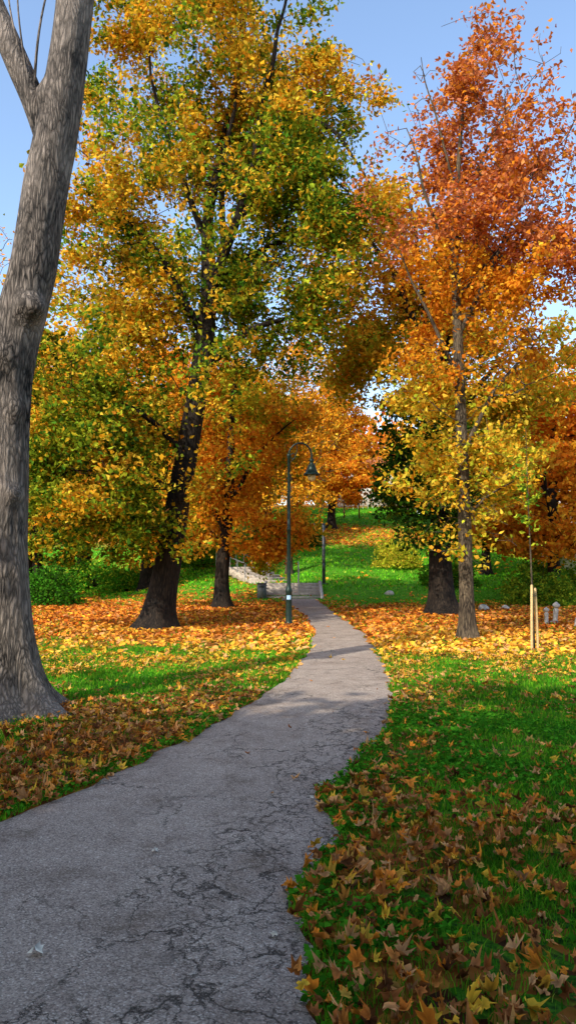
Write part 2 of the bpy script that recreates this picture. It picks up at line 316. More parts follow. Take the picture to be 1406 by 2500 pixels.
# ------------------------------------------------------------------ tree generator
def grow_tree(name,base,trunk,limbs,ells,nleaf,leafsize,colf,seed,bark,leafm=None,label="",category="tree",sides=20,tipr=.0045,flare=.9,clump=.22,gap=.42,group=None,step=.45,droop=.0,world=True,fluting=.06,knots=(),sub=.12,clear=0.0,cmargin=.1,wexp=1.5):
    r=np.random.default_rng(seed); base=np.array(base,float)
    mb=MB(); nodes=[];par=[];rad=[];plen=[];fixed=[]; CL=[]
    def addpoly(pl,k,parent,isTrunk=False):
        S=smoothline(pl,.07 if isTrunk and k>30 else sub); P=S[:,:3]; R=S[:,3].copy()
        P=P+ (0 if isTrunk else 1)*np.stack([noise3(P*1.3+a)-.5 for a in (1.3,7.7,13.1)],-1)*.18*np.linspace(0,1,len(P))[:,None]
        CL.append(np.c_[P,R][::2])
        V,Q=tube(P,R,k)
        ang=np.tile(np.arange(k)/k*2*np.pi,len(P)); cen=np.repeat(P,k,0); off=V-cen
        zz=cen[:,2]-base[2]
        sc=1+fluting*(noise3(np.stack([np.cos(ang)*2+zz*.2,np.sin(ang)*2,zz*.9+seed],-1))-.5)*2
        sc+=fluting*1.2*(noise3(np.stack([np.cos(ang)*7,np.sin(ang)*7,zz*2.2+seed],-1))-.5)
        if isTrunk:
            lob=.45+.55*np.cos(ang*2.5+seed)**2*(.6+.8*noise3(np.stack([np.cos(ang)*1.5,np.sin(ang)*1.5,zz*0+seed],-1)))
            sc+=flare*lob*np.exp(-np.clip(zz+.05,0,9)/.22)+.12*np.exp(-np.clip(zz,0,9)/.7)
            for (kx,ky,kz,kr,ka) in knots:
                dd=np.linalg.norm(V-np.array([kx,ky,kz]),axis=1); sc+=ka*np.exp(-(dd/kr)**2)
        mb.add(cen+off*sc[:,None],Q)
        st=max(1,int(.35/(.07 if isTrunk and k>30 else sub))); last=parent
        for q in range(0,len(P),st):
            nodes.append(P[q]); par.append(last); rad.append(R[q]); fixed.append(True)
            plen.append(0 if last<0 else plen[last]+np.linalg.norm(P[q]-nodes[last])); last=len(nodes)-1
    addpoly(trunk,sides,-1,True)
    for lb in limbs:
        s=np.array(lb[0][:3]); dd=np.linalg.norm(np.array(nodes)-s,axis=1); addpoly(lb,max(8,sides//2),int(dd.argmin()))
    T=[]
    for e in ells:
        cx,cy,cz,rx,ry,rz,n=e[:7]; m=int(n*2.2)
        dr=rand_unit(m,r); rd=r.uniform(.12,1,m)**.55
        rd=rd*(.68+.70*noise3(dr*2.2+seed*1.7+cx))
        p=np.array([cx,cy,cz])+dr*np.array([rx,ry,rz])*rd[:,None]
        nn=noise3(p*.75+seed*3.1)*.65+noise3(p*1.7+seed)*.35
        p=p[nn>gap][:n]; T.append(p)
    T=np.concatenate(T); T=T[T[:,2]>base[2]+.9]
    NP=np.zeros((len(nodes)+len(T)*14,3)); n0=len(nodes); NP[:n0]=nodes; PL=np.zeros(len(NP)); PL[:n0]=plen
    minz=trunk[0][2]+ .22*(trunk[-1][2]-trunk[0][2])
    minz=min(minz,T[:,2].min()+1.2)
    blocked=np.zeros(len(NP)); blocked[:n0]=np.where(NP[:n0,2]<minz,1e3,0)
    d0=np.array([np.linalg.norm(NP[:n0]-t,axis=1).min() for t in T]); order=np.argsort(d0)
    for q in order:
        t=T[q]; n=len(nodes); D=np.linalg.norm(NP[:n]-t,axis=1)
        below=np.clip(NP[:n,2]-t[2],0,9)
        a=int((D*(1)+PL[:n]*.22+below*.35+blocked[:n]).argmin())
        L0=D[a]; 
        if L0<.08: continue
        m=min(13,max(1,int(math.ceil(L0/step)))); p0=NP[a]
        ctrl=(p0+t)/2+np.array([0,0,.16*L0])+r.normal(size=3)*.09*L0
        last=a
        for s in range(1,m+1):
            u=s/m; pt=(1-u)**2*p0+2*u*(1-u)*ctrl+u*u*t + (r.normal(size=3)*.035*min(1,L0) if s<m else 0)
            nodes.append(pt); NP[len(nodes)-1]=pt; par.append(last); rad.append(0); fixed.append(False)
            PL[len(nodes)-1]=PL[last]+np.linalg.norm(pt-NP[last]); last=len(nodes)-1
    nn=len(nodes); P=NP[:nn]; par=np.array(par); R=np.zeros(nn); e=2.25
    acc=np.zeros(nn)
    for q in range(nn-1,-1,-1):
        if fixed[q]: R[q]=rad[q]; continue
        R[q]=max(tipr**e,acc[q])**(1/e); 
        acc[par[q]]+=R[q]**e
    idx=np.array([q for q in range(nn) if not fixed[q]])
    pr=par[idx]; A=P[pr]; B=P[idx]; rb=R[idx]; ra=np.minimum(R[pr],rb*1.35); lim=np.array([R[p_]*.8 if fixed[p_] else 9 for p_ in pr]); ra=np.minimum(ra,lim); rb=np.minimum(rb,ra*1.0)
    tdir=B-A; tl=np.linalg.norm(tdir,axis=1)[:,None]+1e-9; tdir/=tl
    ref=np.where(np.abs(tdir[:,2:3])>.9,np.array([[1.,0,0]]),np.array([[0,0,1.]])); U=np.cross(tdir,ref); U/=np.linalg.norm(U,axis=1)[:,None]; W=np.cross(tdir,U)
    kk=5; an=np.arange(kk)/kk*2*np.pi
    ring=U[:,None]*np.cos(an)[None,:,None]+W[:,None]*np.sin(an)[None,:,None]
    VV=np.concatenate([A[:,None]+ring*ra[:,None,None]-tdir[:,None]*.01,B[:,None]+ring*rb[:,None,None]],1).reshape(-1,3)
    b=np.arange(len(idx))[:,None]*2*kk; j=np.arange(kk)[None]; j2=(j+1)%kk
    mb.add(VV,np.stack([b+j,b+kk+j,b+kk+j2,b+j2],-1).reshape(-1,4))
    thin=idx[R[idx]<tipr*3.2]; 
    cw=noise3(P[thin]*1.1+seed*5.3); wts=np.clip((cw-.2),.03,1)**wexp; wts/=wts.sum()
    pick=r.choice(thin,nleaf,p=wts)
    C=P[pick]+r.normal(size=(nleaf,3))*np.array([clump,clump,clump*.62])
    C[:,2]-=droop*r.random(nleaf)
    C=C[C[:,2]>base[2]+.5]
    if clear>0:   # airy gaps around the main limbs
        keep=np.ones(len(C),bool)
        S=np.concatenate(CL)
        for s in S:
            dx=(C[:,0]-s[0]); dz=(C[:,2]-s[2]); m=(dx*dx+dz*dz<(s[3]+cmargin)**2)&(C[:,1]<s[1]+.3)
            keep&=~m
        keep|=r.random(len(C))>clear
        C=C[keep]
    col=colf(C,r)
    V,F,cc=kites(C,leafsize,col,r)
    if world:
        for a in mb.V: a-=base
        V=V-base
    e_=bpy.data.objects.new(name,None); COL.objects.link(e_); e_.location=base if world else (0,0,0); e_.empty_display_size=.3
    e_["label"]=label; e_["category"]=category
    if group: e_["group"]=group
    tm=mb.mesh(name+"_trunk",bark,smooth=True); cm=mk_mesh(name+"_crown",V,F,leafm or M_leaf,col=cc)
    add_obj("trunk",tm,parent=e_); add_obj("crown",cm,parent=e_)
    return e_,tm,cm
def tag(o,label,category,group=None):
    o["label"]=label;o["category"]=category
    if group:o["group"]=group

# main linden
def c_main(C,r):
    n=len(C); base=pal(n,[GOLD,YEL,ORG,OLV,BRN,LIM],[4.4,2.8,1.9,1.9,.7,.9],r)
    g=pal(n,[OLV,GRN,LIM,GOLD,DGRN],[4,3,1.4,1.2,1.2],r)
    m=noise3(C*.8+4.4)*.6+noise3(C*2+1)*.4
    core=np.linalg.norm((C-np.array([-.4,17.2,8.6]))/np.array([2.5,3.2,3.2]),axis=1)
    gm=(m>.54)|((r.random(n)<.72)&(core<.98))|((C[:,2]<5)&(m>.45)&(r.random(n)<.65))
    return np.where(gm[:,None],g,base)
grow_tree("linden_tree",(-2.87,16.7,0),[(-2.92,16.7,-.1,.35),(-2.85,16.7,.5,.32),(-2.62,16.7,1.8,.285),(-2.38,16.7,3.3,.26),(-1.98,16.7,5.8,.225),(-1.80,16.8,7.6,.19),(-1.9,17,9.5,.13),(-1.5,17,11.5,.09),(-1.1,17,13.5,.05),(-1.0,17,15.5,.02)],
 [[(-1.98,16.7,5.8,.12),(-1.2,16.6,6.5,.09),(-.5,16.5,6.9,.06),(.3,16.4,7.1,.02)],
  [(-1.8,16.8,7.6,.13),(-1.2,16.6,9.2,.11),(-.6,16.5,10.8,.09),(.3,16.4,11.8,.065),(1.2,16.4,11.2,.04),(1.9,16.4,9.9,.014)],
  [(-.9,16.5,10.0,.08),(-.5,16.4,12.3,.06),(-.1,16.3,14.2,.035),(.1,16.3,16,.012)],
  [(-2.3,16.7,3.9,.08),(-3.2,16.2,4.8,.06),(-4.3,15.8,5.2,.03),(-5.2,15.5,4.8,.012)],
  [(-1.9,16.7,6.6,.10),(-3.0,16.6,8.6,.07),(-4.0,16.5,9.6,.04),(-4.8,16.3,10.0,.012)],
  [(-2.45,16.7,2.9,.05),(-3.2,16.1,3.6,.035),(-4.2,15.6,3.4,.015)],
  [(-1.85,16.9,8.8,.09),(-2.7,17,11,.06),(-3.3,17,13.2,.03),(-3.5,17,15,.012)],
  [(-1.8,16.8,7.9,.08),(-.6,17.3,8.9,.06),(.7,17.5,9.6,.03),(1.5,17.5,9.2,.012)],
  [(-1.2,16.6,9.2,.08),(-.3,16.3,10.2,.055),(.6,16.1,10.4,.03),(1.4,16,9.6,.012)],
  [(-1.5,16.9,8.4,.08),(-1.5,16.4,10.5,.06),(-1.0,16.2,12.6,.035),(-1.1,16.2,14.6,.012)]],
 [(-2.2,17,13.0,2.9,2.8,3.6,620),(-1.9,16.8,9.2,3.7,3.0,3.0,720),(-3.7,16.2,5.7,2.5,2.5,2.9,420),(-4.1,15.9,3.3,1.9,1.9,1.9,320),(.3,16.7,8.6,2.1,2,2.2,320),(-.3,16.8,6.3,1.2,1.5,.8,40),(.6,16.8,12.4,1.7,1.5,2.6,220),(-2.7,15.9,2.7,1.0,1.0,1.3,70)],
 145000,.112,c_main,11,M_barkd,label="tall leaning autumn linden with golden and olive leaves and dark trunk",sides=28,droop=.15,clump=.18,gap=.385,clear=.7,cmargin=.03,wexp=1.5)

# second left tree (orange)
def c_org(C,r):
    n=len(C); a=pal(n,[ORG,GOLD,DORG,YEL],[4.4,3.4,1.8,1.4],r); g=pal(n,[OLV,LIM,GOLD],[2,1.4,2],r)
    return np.where((noise3(C*.7+9)>.62)[:,None],g,a)
grow_tree("beech_tree",(-2.08,23.6,0),[(-2.08,23.6,-.1,.26),(-2.1,23.6,1.0,.21),(-1.9,23.7,3,.18),(-1.8,23.8,6,.11),(-1.6,23.9,9.3,.03)],[[(-1.95,23.6,2.4,.09),(-3,23.3,4.2,.05),(-4,23,5,.015)],[(-1.9,23.7,3.2,.09),(-.9,23.4,5,.05),(.3,23.2,6,.015)]],
 [(-1.9,24,5.4,2.7,2.4,3.4,420),(-1.4,23.4,3.0,2.3,1.8,1.6,180),(-3.6,23.6,3.4,2.2,2,2.0,160)],36000,.14,c_org,21,M_barkd,label="orange leaved tree with short dark buttressed trunk",sides=22,droop=.1,clear=.6,cmargin=.03)

# right maple
def c_rm(C,r):
    n=len(C); z=C[:,2]+(noise3(C*.6)-.5)*2.5
    top=pal(n,[MAU,ORG,DORG,RUS,(.80,.36,.13)],[4.0,2.4,3,2.8,1.2],r); mid=pal(n,[ORG,GOLD,DORG,YEL],[4.4,2.6,2.2,.7],r); low=pal(n,[YEL,LIM,GOLD,OLV,ORG],[3.6,2.2,2.8,1.3,1.2],r)
    return np.where((z>7.4)[:,None],top,np.where((z>4.7)[:,None],mid,low))
grow_tree("maple_tree",(3.48,14.6,0),[(3.50,14.6,-.1,.155),(3.48,14.6,.5,.14),(3.46,14.6,2,.125),(3.42,14.6,4,.115),(3.40,14.7,6,.095),(3.35,14.7,8,.07),(3.5,14.7,10,.04),(3.7,14.7,12,.012)],
 [[(3.42,14.6,3.6,.05),(4.1,14.5,5.0,.035),(5,14.4,5.9,.012)],[(3.4,14.7,6.0,.055),(4.2,14.7,7.6,.035),(5.0,14.7,9.4,.012)],[(3.36,14.7,7.2,.05),(2.8,14.6,8.8,.03),(2.4,14.6,10.3,.01)],[(3.4,14.7,5.2,.045),(2.7,14.6,6.6,.03),(2.1,14.6,7.8,.01)],[(3.45,14.6,2.3,.035),(3.9,14.2,2.9,.02),(4.4,13.9,3.1,.008)],
  [(3.38,14.7,8.2,.04),(4.1,14.8,10,.025),(4.9,14.9,11.3,.008)],[(3.4,14.7,6.8,.04),(4.6,14.9,8.2,.025),(5.6,15,9.2,.008)],[(3.4,14.7,9.0,.03),(3.0,14.7,10.6,.02),(2.7,14.7,11.8,.007)]],
 [(4.0,14.8,10.0,2.5,1.8,2.8,500),(4.3,14.9,7.9,2.6,1.9,2.4,460),(4.0,15,5.6,2.4,1.7,1.5,240),(3.5,14.4,3.2,1.35,1.3,1.9,260)],
 40000,.102,c_rm,31,M_barkl,label="slender maple with russet top and yellow green lower leaves",sides=18,droop=.08,clump=.13,gap=.41,clear=.7,cmargin=.04,wexp=1.6)

# big right tree
def c_rb(C,r):
    n=len(C); z=C[:,2]+(noise3(C*.6+3)-.5)*2
    top=pal(n,[ORG,GOLD,DORG,YEL,LIM],[3,3.6,1.0,2,.8],r); mid=pal(n,[GOLD,YEL,LIM,ORG,OLV],[3,2.6,2.8,1.4,2.0],r); low=pal(n,[DGRN,GRN,OLV],[5,3,.9],r)
    return np.where((z>8.4)[:,None],top,np.where((z>5.4)[:,None]|(C[:,0]>5.6)[:,None],mid,low))
grow_tree("chestnut_tree",(4.5,21,0),[(4.35,21,-.1,.42),(4.3,21,.6,.33),(4.25,21,2.5,.28),(4.3,21,5.0,.24),(4.3,21,6.6,.20),(4.7,21,9,.13),(5.0,21,11.5,.06),(5.2,21,13.3,.02)],
 [[(4.3,21,6.2,.14),(3.75,20.9,7.8,.115),(3.1,20.8,9.6,.085),(2.4,20.7,10.5,.05),(1.9,20.6,11.0,.02)],[(4.3,21,5.6,.12),(3.9,20.8,8.4,.10),(3.7,20.8,10.6,.06),(3.3,20.8,12.6,.02)],[(4.3,21,4.6,.10),(5.6,20.7,6.8,.07),(6.8,20.5,7.8,.02)],[(4.3,21,3.4,.08),(3.2,20.5,4.4,.05),(2.8,20.3,4.4,.02)]],
 [(3.4,21,10.4,2.4,2.2,2.4,270),(4.3,21,7.9,3.2,2.5,2.3,360),(3.8,20.6,4.5,1.35,1.5,2.0,340),(6.2,20.8,7.5,2.1,2,2.2,200),(4.1,20.3,2.7,1.1,1.4,1.1,150),(5.8,21.4,4.6,1.7,1.6,1.7,160),(2.3,21,7.4,1.4,1.6,1.5,150)],
 54000,.142,c_rb,41,M_barkd,label="broad chestnut with orange top and dark green low foliage",sides=26,droop=.12,clump=.19,gap=.42,clear=.75,cmargin=.06,wexp=1.6)

# foreground big trunk
def c_few(C,r): return pal(len(C),[YEL,LIM,OLV],[3,2,1],r)
grow_tree("ash_tree",(-2.8,7.62,0),[(-2.76,7.62,-.12,.27),(-2.79,7.62,.4,.255),(-2.86,7.6,1.0,.235),(-2.90,7.6,1.8,.225),(-2.90,7.6,3.0,.225),(-2.86,7.6,3.75,.245),(-2.68,7.6,4.4,.235),(-2.52,7.6,5.5,.225),(-2.42,7.6,6.2,.215),(-2.30,7.6,7.1,.19),(-2.2,7.6,8.2,.18),(-2.0,7.6,10,.14),(-1.9,7.6,12,.08),(-1.8,7.6,14,.02)],
 [[(-2.5,7.6,5.85,.13),(-2.72,7.6,6.5,.125),(-3.02,7.6,7.15,.125),(-3.35,7.6,8.0,.11),(-3.9,7.4,9.6,.07),(-4.4,7.2,11.5,.02)],
  [(-2.66,7.52,6.42,.018),(-2.62,7.5,7.0,.012),(-2.45,7.45,7.6,.009),(-2.3,7.4,8.4,.004)],
  [(-2.70,7.52,6.5,.014),(-2.88,7.5,7.1,.010),(-2.93,7.45,7.9,.005)],
  [(-2.70,7.5,6.45,.012),(-2.8,7.45,7.2,.009),(-2.78,7.4,8.2,.004)]],
 [(-3.2,7.6,12.5,3,3,2.2,160)],900,.12,c_few,51,M_bark,label="large ash trunk with ridged grey bark and forked limb",sides=64,flare=1.6,fluting=.08,gap=.3,
 knots=[(-2.62,7.45,4.1,.11,.75),(-2.70,7.40,3.05,.10,.35),(-2.74,7.42,2.2,.08,.4),(-2.62,7.44,6.4,.13,.4),(-2.84,7.36,3.6,.13,.3)])

# pale slender tree
def c_sp(C,r): return pal(len(C),[GOLD,ORG,YEL],[3,3,1],r)
grow_tree("birch_tree",(.05,34,.75),[(.05,34,.6,.17),(.05,34,3,.14),(.1,34,6,.11),(.2,34,9,.06),(.3,34,12,.015)],[],[(.3,34,8.6,2.8,2.2,4.0,520),(.5,33.8,5.2,2.2,2,2,160)],12000,.15,c_sp,61,M_barkl,label="slender pale trunked tree with sparse golden leaves",sides=14,tipr=.010)
# far bare tree on left
grow_tree("bare_tree",(-11.5,27,0),[(-11.5,27,-.1,.25),(-11.6,27,4,.18),(-11.6,27,8,.12),(-11.5,27,12,.03)],[[(-11.6,27,5,.1),(-10.3,26.8,8,.06),(-9.9,26.6,11,.02)]],[(-11,27,9,2.6,2.5,4.5,420)],1500,.12,c_sp,71,M_barkd,label="nearly bare tree with thin twigs against the sky",sides=12,tipr=.008)

# generic variants for background
def variant(seed,colf,nm,h=10,nleaf=24000,ls=.21,lab="",bark=None,wide=3.2):
    return grow_tree(nm,(0,0,0),[(0,0,-.3,.30),(0,0,.8,.24),(.1,0,3,.2),(.0,.1,6,.12),(.1,0,h-.5,.03)],
      [[(0,0,2.6,.1),(1.4,.3,4.4,.06),(2.4,.5,5.6,.02)],[(.05,0,3.1,.1),(-1.3,-.4,5,.06),(-2.3,-.7,6,.02)],[(.1,0,4,.08),(.3,-1.3,6,.05),(.4,-2,7,.02)]],
      [(0,0,h*.62,wide*.85,wide*.85,h*.36,330),(.2,0,h*.4,wide,wide,h*.24,260)],nleaf,ls,colf,seed,bark or M_barkd,leafm=M_leafv,label=lab,sides=14,tipr=.008,clump=.22,world=False,wexp=1.8)
def c_v1(C,r):
    return pal(len(C),[ORG,DORG,GOLD,YEL],[5,2.2,3,1.2],r)
def c_v2(C,r):
    n=len(C); return np.where((noise3(C*.5+2)>.54)[:,None],pal(n,[OLV,LIM,GRN],[3,2,1],r),pal(n,[GOLD,ORG,YEL],[4,2.2,3],r))
def c_v3(C,r):
    n=len(C); return pal(n,[DGRN,GRN,OLV,GOLD],[2,3,3,1.2],r)
v1=variant(81,c_v1,"autumn_tree",lab="orange leaved park tree on the leafy slope")
v2=variant(82,c_v2,"autumn_tree",lab="golden and olive leaved park tree",wide=3.4)
v3=variant(83,c_v3,"leafy_tree",lab="green turning park tree",wide=3.0,nleaf=20000)
v4=variant(84,c_v2,"golden_tree",lab="golden park tree shading the path",wide=3.4,nleaf=15000,ls=.28)
placed=set()
def place(v,x,y,s,rot,sz=None,lab=None,group="autumn trees in the park"):
    e,tm,cm=v
    if id(e) not in placed:
        placed.add(id(e)); o=e
    else:
        o=e.copy(); COL.objects.link(o)
        for nm_,m_ in (("trunk",tm),("crown",cm)):
            q=bpy.data.objects.new(nm_,m_); COL.objects.link(q); q.parent=o
    o.location=(x,y,float(hgt(np.array([x]),np.array([y]))[0])-.05); o.rotation_euler=(0,0,rot); o.scale=(s,s,sz or s)
    if lab:o["label"]=lab
    o["group"]=group
P1=[(v1,2.9,50,1.1,0,1.05),(v1,-1.5,56,1.1,1.4,1.0),(v2,12.5,67,1.15,2,1.0),(v1,14,52,1.2,3,1.1),(v2,15.6,43,1.1,.6,1.0),(v1,9.6,27,.95,4,.95),(v1,15.2,33,1.1,5,1.05),
 (v2,-10.2,37.5,1.45,2.2,1.45),(v1,-6.2,33,1.15,.7,1.15),(v1,-14.5,42,1.3,3.3,1.4),(v2,-5.5,46,1.25,5,1.25),(v3,-16.5,34,1.3,1,1.3),(v3,-9.5,28.5,.85,2.6,.8),(v1,11,46,1.05,2.8,1.0),(v2,20,46,1.3,0,1.3),(v2,9.0,34,.85,1.2,.72),(v1,0.5,66,1.1,4.4,1.0),(v1,-3.4,40,1.1,2.0,1.1),(v1,3.4,76,1.1,1.0,1.1)]
for a in P1: place(a[0],a[1],a[2],a[3],a[4],a[5])
# trees behind the viewpoint give the near path its shade
for a in [(v4,-4.8,-3.4,1.15,1,1.12),(v4,-.4,-4.4,1.15,2,1.12),(v4,-9.2,-3.2,1.2,0,1.08),(v4,3.6,-4.0,1.15,3,1.12),(v4,-6.5,-8.5,1.3,4,1.2),(v4,-13,-4,1.2,5,1.05)]: place(a[0],a[1],a[2],a[3],a[4],a[5])

# far wood
r=np.random.default_rng(99); C=[];mbf=MB()
for q in range(130):
    an=r.uniform(-.8,.8); dist=r.uniform(84,125); x=dist*math.sin(an); y=dist*math.cos(an); h0=float(hgt(np.array([x]),np.array([max(y,30)]))[0])
    hh=r.uniform(8,14); n=420; dr=rand_unit(n,r)*r.uniform(.4,1,(n,1))**.6
    dr*= (.7+.6*noise3(dr*2+q))[:,None]
    C.append(np.array([x,y,h0+hh*.55])+dr*np.array([hh*.36,hh*.36,hh*.48]))
    mbf.tube([(x,y,h0-.5),(x+.2,y,h0+hh*.4),(x+.1,y,h0+hh*.8)],[.25,.18,.05],6,False)
C=np.concatenate(C); col=pal(len(C),[ORG,GOLD,DORG,OLV,RUS],[4,3,3,1.2,1],r); V,F,cc=kites(C,.75,col,r)
fw=bpy.data.objects.new("far_wood",mk_mesh("far_wood",V,F,M_leafv,col=cc)); COL.objects.link(fw); tag(fw,"distant autumn wood on the hill","wood"); fw["kind"]="stuff"
ft=add_obj("trunk",mbf.mesh("far_wood_trunks",M_barkd),parent=fw)

# shrubs
def shrub(name,x,y,rx,rz,cols,w,n,ls,seed,lab):
    r=np.random.default_rng(seed); h0=float(hgt(np.array([x]),np.array([y]))[0])
    base=np.array([x,y,h0]); e=bpy.data.objects.new(name,None); COL.objects.link(e); e.location=base; tag(e,lab,"bush")
    mb=MB(); k=40
    for q in range(k):
        d=rand_unit(1,r)[0]; d[2]=abs(d[2])+.25; d/=np.linalg.norm(d); t=d*np.array([rx,rx,rz*1.0])*r.uniform(.5,1)
        mb.tube([(0,0,-.05),tuple(t*.5+np.array([0,0,.1])),tuple(t)],[.018,.012,.004],4,False)
    dr=rand_unit(n,r); dr[:,2]=np.abs(dr[:,2])*1.0-.1; rd=r.uniform(.35,1,n)**.6*(.65+.65*noise3(dr*2.5+seed))
    Cc=dr*np.array([rx,rx,rz])*rd[:,None]; nn=noise3(Cc*2.5+seed); Cc=Cc[nn>.36]; Cc=Cc[Cc[:,2]>.0]
    col=pal(len(Cc),cols,w,r,.35); V,F,cc=kites(Cc,ls,col,r)
    add_obj("branches",mb.mesh(name+"_branches",M_barkd),parent=e); add_obj("foliage",mk_mesh(name+"_foliage",V,F,M_leaf,col=cc),parent=e)
G2=(.07,.28,.015)
shrub("evergreen_bush",-8.1,25,1.3,1.5,[G2,GRN,DGRN],[3,2,2],7000,.10,1,"rounded dark green bush on leafy grass")
shrub("evergreen_bush",-9.4,36,1.6,1.7,[G2,GRN,LIM],[3,2,1],6000,.13,2,"bright green bush beside pale tree trunk")
shrub("evergreen_bush",-7.2,34,1.3,1.5,[G2,GRN,LIM],[3,2,1],6000,.12,3,"bright green bush beside pale tree trunk")
shrub("evergreen_bush",-4.2,37,1.6,1.3,[G2,GRN,OLV],[3,2,2],5000,.12,4,"low green hedge bush")
shrub("evergreen_bush",.7,42,1.4,1.6,[DGRN,GRN],[3,2],6000,.12,5,"dark green bush on the slope")
shrub("golden_shrub",5.2,36,1.3,1.5,[LIM,YEL,OLV],[3,2,2],5000,.12,6,"airy yellow green shrub on grass slope")
shrub("evergreen_bush",6.6,31,1.2,1.3,[G2,GRN,OLV],[2,2,1],5500,.12,7,"green shrub behind the chestnut trunk")
shrub("evergreen_bush",8.4,25,1.3,1.4,[OLV,GRN,LIM],[2,3,1],7000,.11,8,"mixed green shrub on shaded lawn")
shrub("evergreen_bush",10.0,29,1.9,1.7,[GRN,OLV,LIM],[3,2,1],7000,.13,9,"mixed green shrub near the pale house")
shrub("evergreen_bush",-12.2,31,2.0,1.8,[GRN,G2,OLV],[3,2,1],7000,.13,10,"dense green bush at lawn edge")

# ------------------------------------------------------------------ sapling + stakes
grow_tree("young_sapling",(4.12,12.6,0),[(4.12,12.6,-.05,.016),(4.10,12.6,1.2,.014),(4.06,12.6,2.6,.009),(4.05,12.6,3.8,.003)],[],[(4.06,12.6,2.7,.32,.3,1.1,40)],220,.09,lambda C,r:pal(len(C),[GRN,LIM,OLV],[2,2,1],r),91,M_barkl,label="thin young sapling tied between two wooden stakes",sides=8,tipr=.0015,flare=.1,clump=.06,gap=.2)
for q,(x,y,hh,tl) in enumerate([(4.05,12.52,1.12,.02),(4.20,12.66,1.06,-.03)]):
    mb=MB(); mb.tube([(0,0,-.1),(tl*.4,0,hh*.5),(tl,0,hh-.02),(tl,0,hh)],[.024,.023,.022,.014],10)
    s=bpy.data.objects.new("tree_stake",mb.mesh("stake",M_wood,smooth=False)); COL.objects.link(s); s.location=(x,y,0); tag(s,"round pale wooden stake supporting a sapling","stake","stakes around the sapling")
mb=MB(); 
for zz in (.93,.96): mb.tube([(4.05+.02,12.50,zz),(4.12,12.57,zz),(4.18,12.64,zz),(4.12,12.62,zz),(4.06,12.54,zz)],.008,6)
tie=add_obj("tree_tie",mb.mesh("tie",M_band)); tag(tie,"black rubber tie between sapling and stakes","tie")

# ------------------------------------------------------------------ street lamp
e=bpy.data.objects.new("street_lamp",None); COL.objects.link(e); e.location=(.02,17.6,0); tag(e,"dark green iron lamp with curved neck and bell shade","street lamp")
mb=MB(); mb.lathe([(.0,-.05),(.10,-.05),(.10,.04),(.085,.06),(.075,.10),(.072,.75),(.08,.78),(.08,.82),(.06,.86),(.047,.95),(.044,2.2),(.05,2.22),(.05,2.27),(.038,2.3),(.034,3.95),(.045,3.98),(.045,4.02),(.028,4.05),(.0,4.06)],k=18); add_obj("post",mb.mesh("lamp_post",M_metal,True),parent=e)
mb=MB(); a=np.linspace(math.pi,-.15,26); pts=[(.27+.27*math.cos(t),0,4.0+.30*math.sin(t)) for t in a]; mb.tube([(0,0,3.7)]+pts,.021,10)
a=np.linspace(0,1.6*math.pi,18); mb.tube([(.10+ .075*math.cos(t)*(1-.3*t/5),0,3.98+.075*math.sin(t)*(1-.3*t/5)) for t in a],.010,6)
mb.tube([(.0,0,3.8),(.14,0,3.95),(.2,0,4.13),(.19,0,4.26)],.011,6)
add_obj("curved_arm",mb.mesh("lamp_arm",M_metal,True),parent=e)
mb=MB(); mb.lathe([(.0,4.0),(.022,4.0),(.024,3.93),(.05,3.92),(.055,3.86),(.04,3.84),(.05,3.80),(.085,3.76),(.11,3.69),(.135,3.62),(.18,3.57),(.195,3.55),(.195,3.53),(.18,3.54),(.12,3.60),(.0,3.66)],c=(.54,0,0),k=28); add_obj("lamp_shade",mb.mesh("lamp_shade",M_metal,True),parent=e)
mb=MB(); mb.lathe([(.0,3.60),(.085,3.57),(.10,3.52),(.095,3.46),(.07,3.41),(.03,3.385),(.0,3.38)],c=(.54,0,0),k=20); add_obj("lamp_globe",mb.mesh("lamp_globe",M_glass,True),parent=e)
mb=MB(); a=np.linspace(-2.3,-.9,8); V=[(.0745*math.cos(t),.0745*math.sin(t),z) for z in (.60,.70) for t in a]; mb.add(V,[(i,i+1,i+9,i+8) for i in range(7)]); add_obj("sticker",mb.mesh("sticker",M_stick),parent=e)

# modern lamp post near steps
e=bpy.data.objects.new("park_light_post",None); COL.objects.link(e); e.location=(1.48,31,float(hgt(np.array([1.48]),np.array([31.]))[0])); tag(e,"dark steel square light post with flat horizontal arm","light post")
mb=MB(); mb.box((0,0,1.2),(.13,.13,2.6),bev=.01); mb.box((0,0,.04),(.26,.26,.06),bev=.01); mb.box((0,-.068,.75),(.09,.006,.3)); add_obj("post",mb.mesh("light_post",M_dsteel),parent=e)
mb=MB(); mb.box((-.24,0,2.53),(.62,.12,.05),bev=.01); add_obj("arm",mb.mesh("light_arm",M_dsteel),parent=e)
mb=MB(); mb.box((-.42,0,2.498),(.24,.09,.012)); add_obj("light_panel",mb.mesh("light_panel",M_white),parent=e)

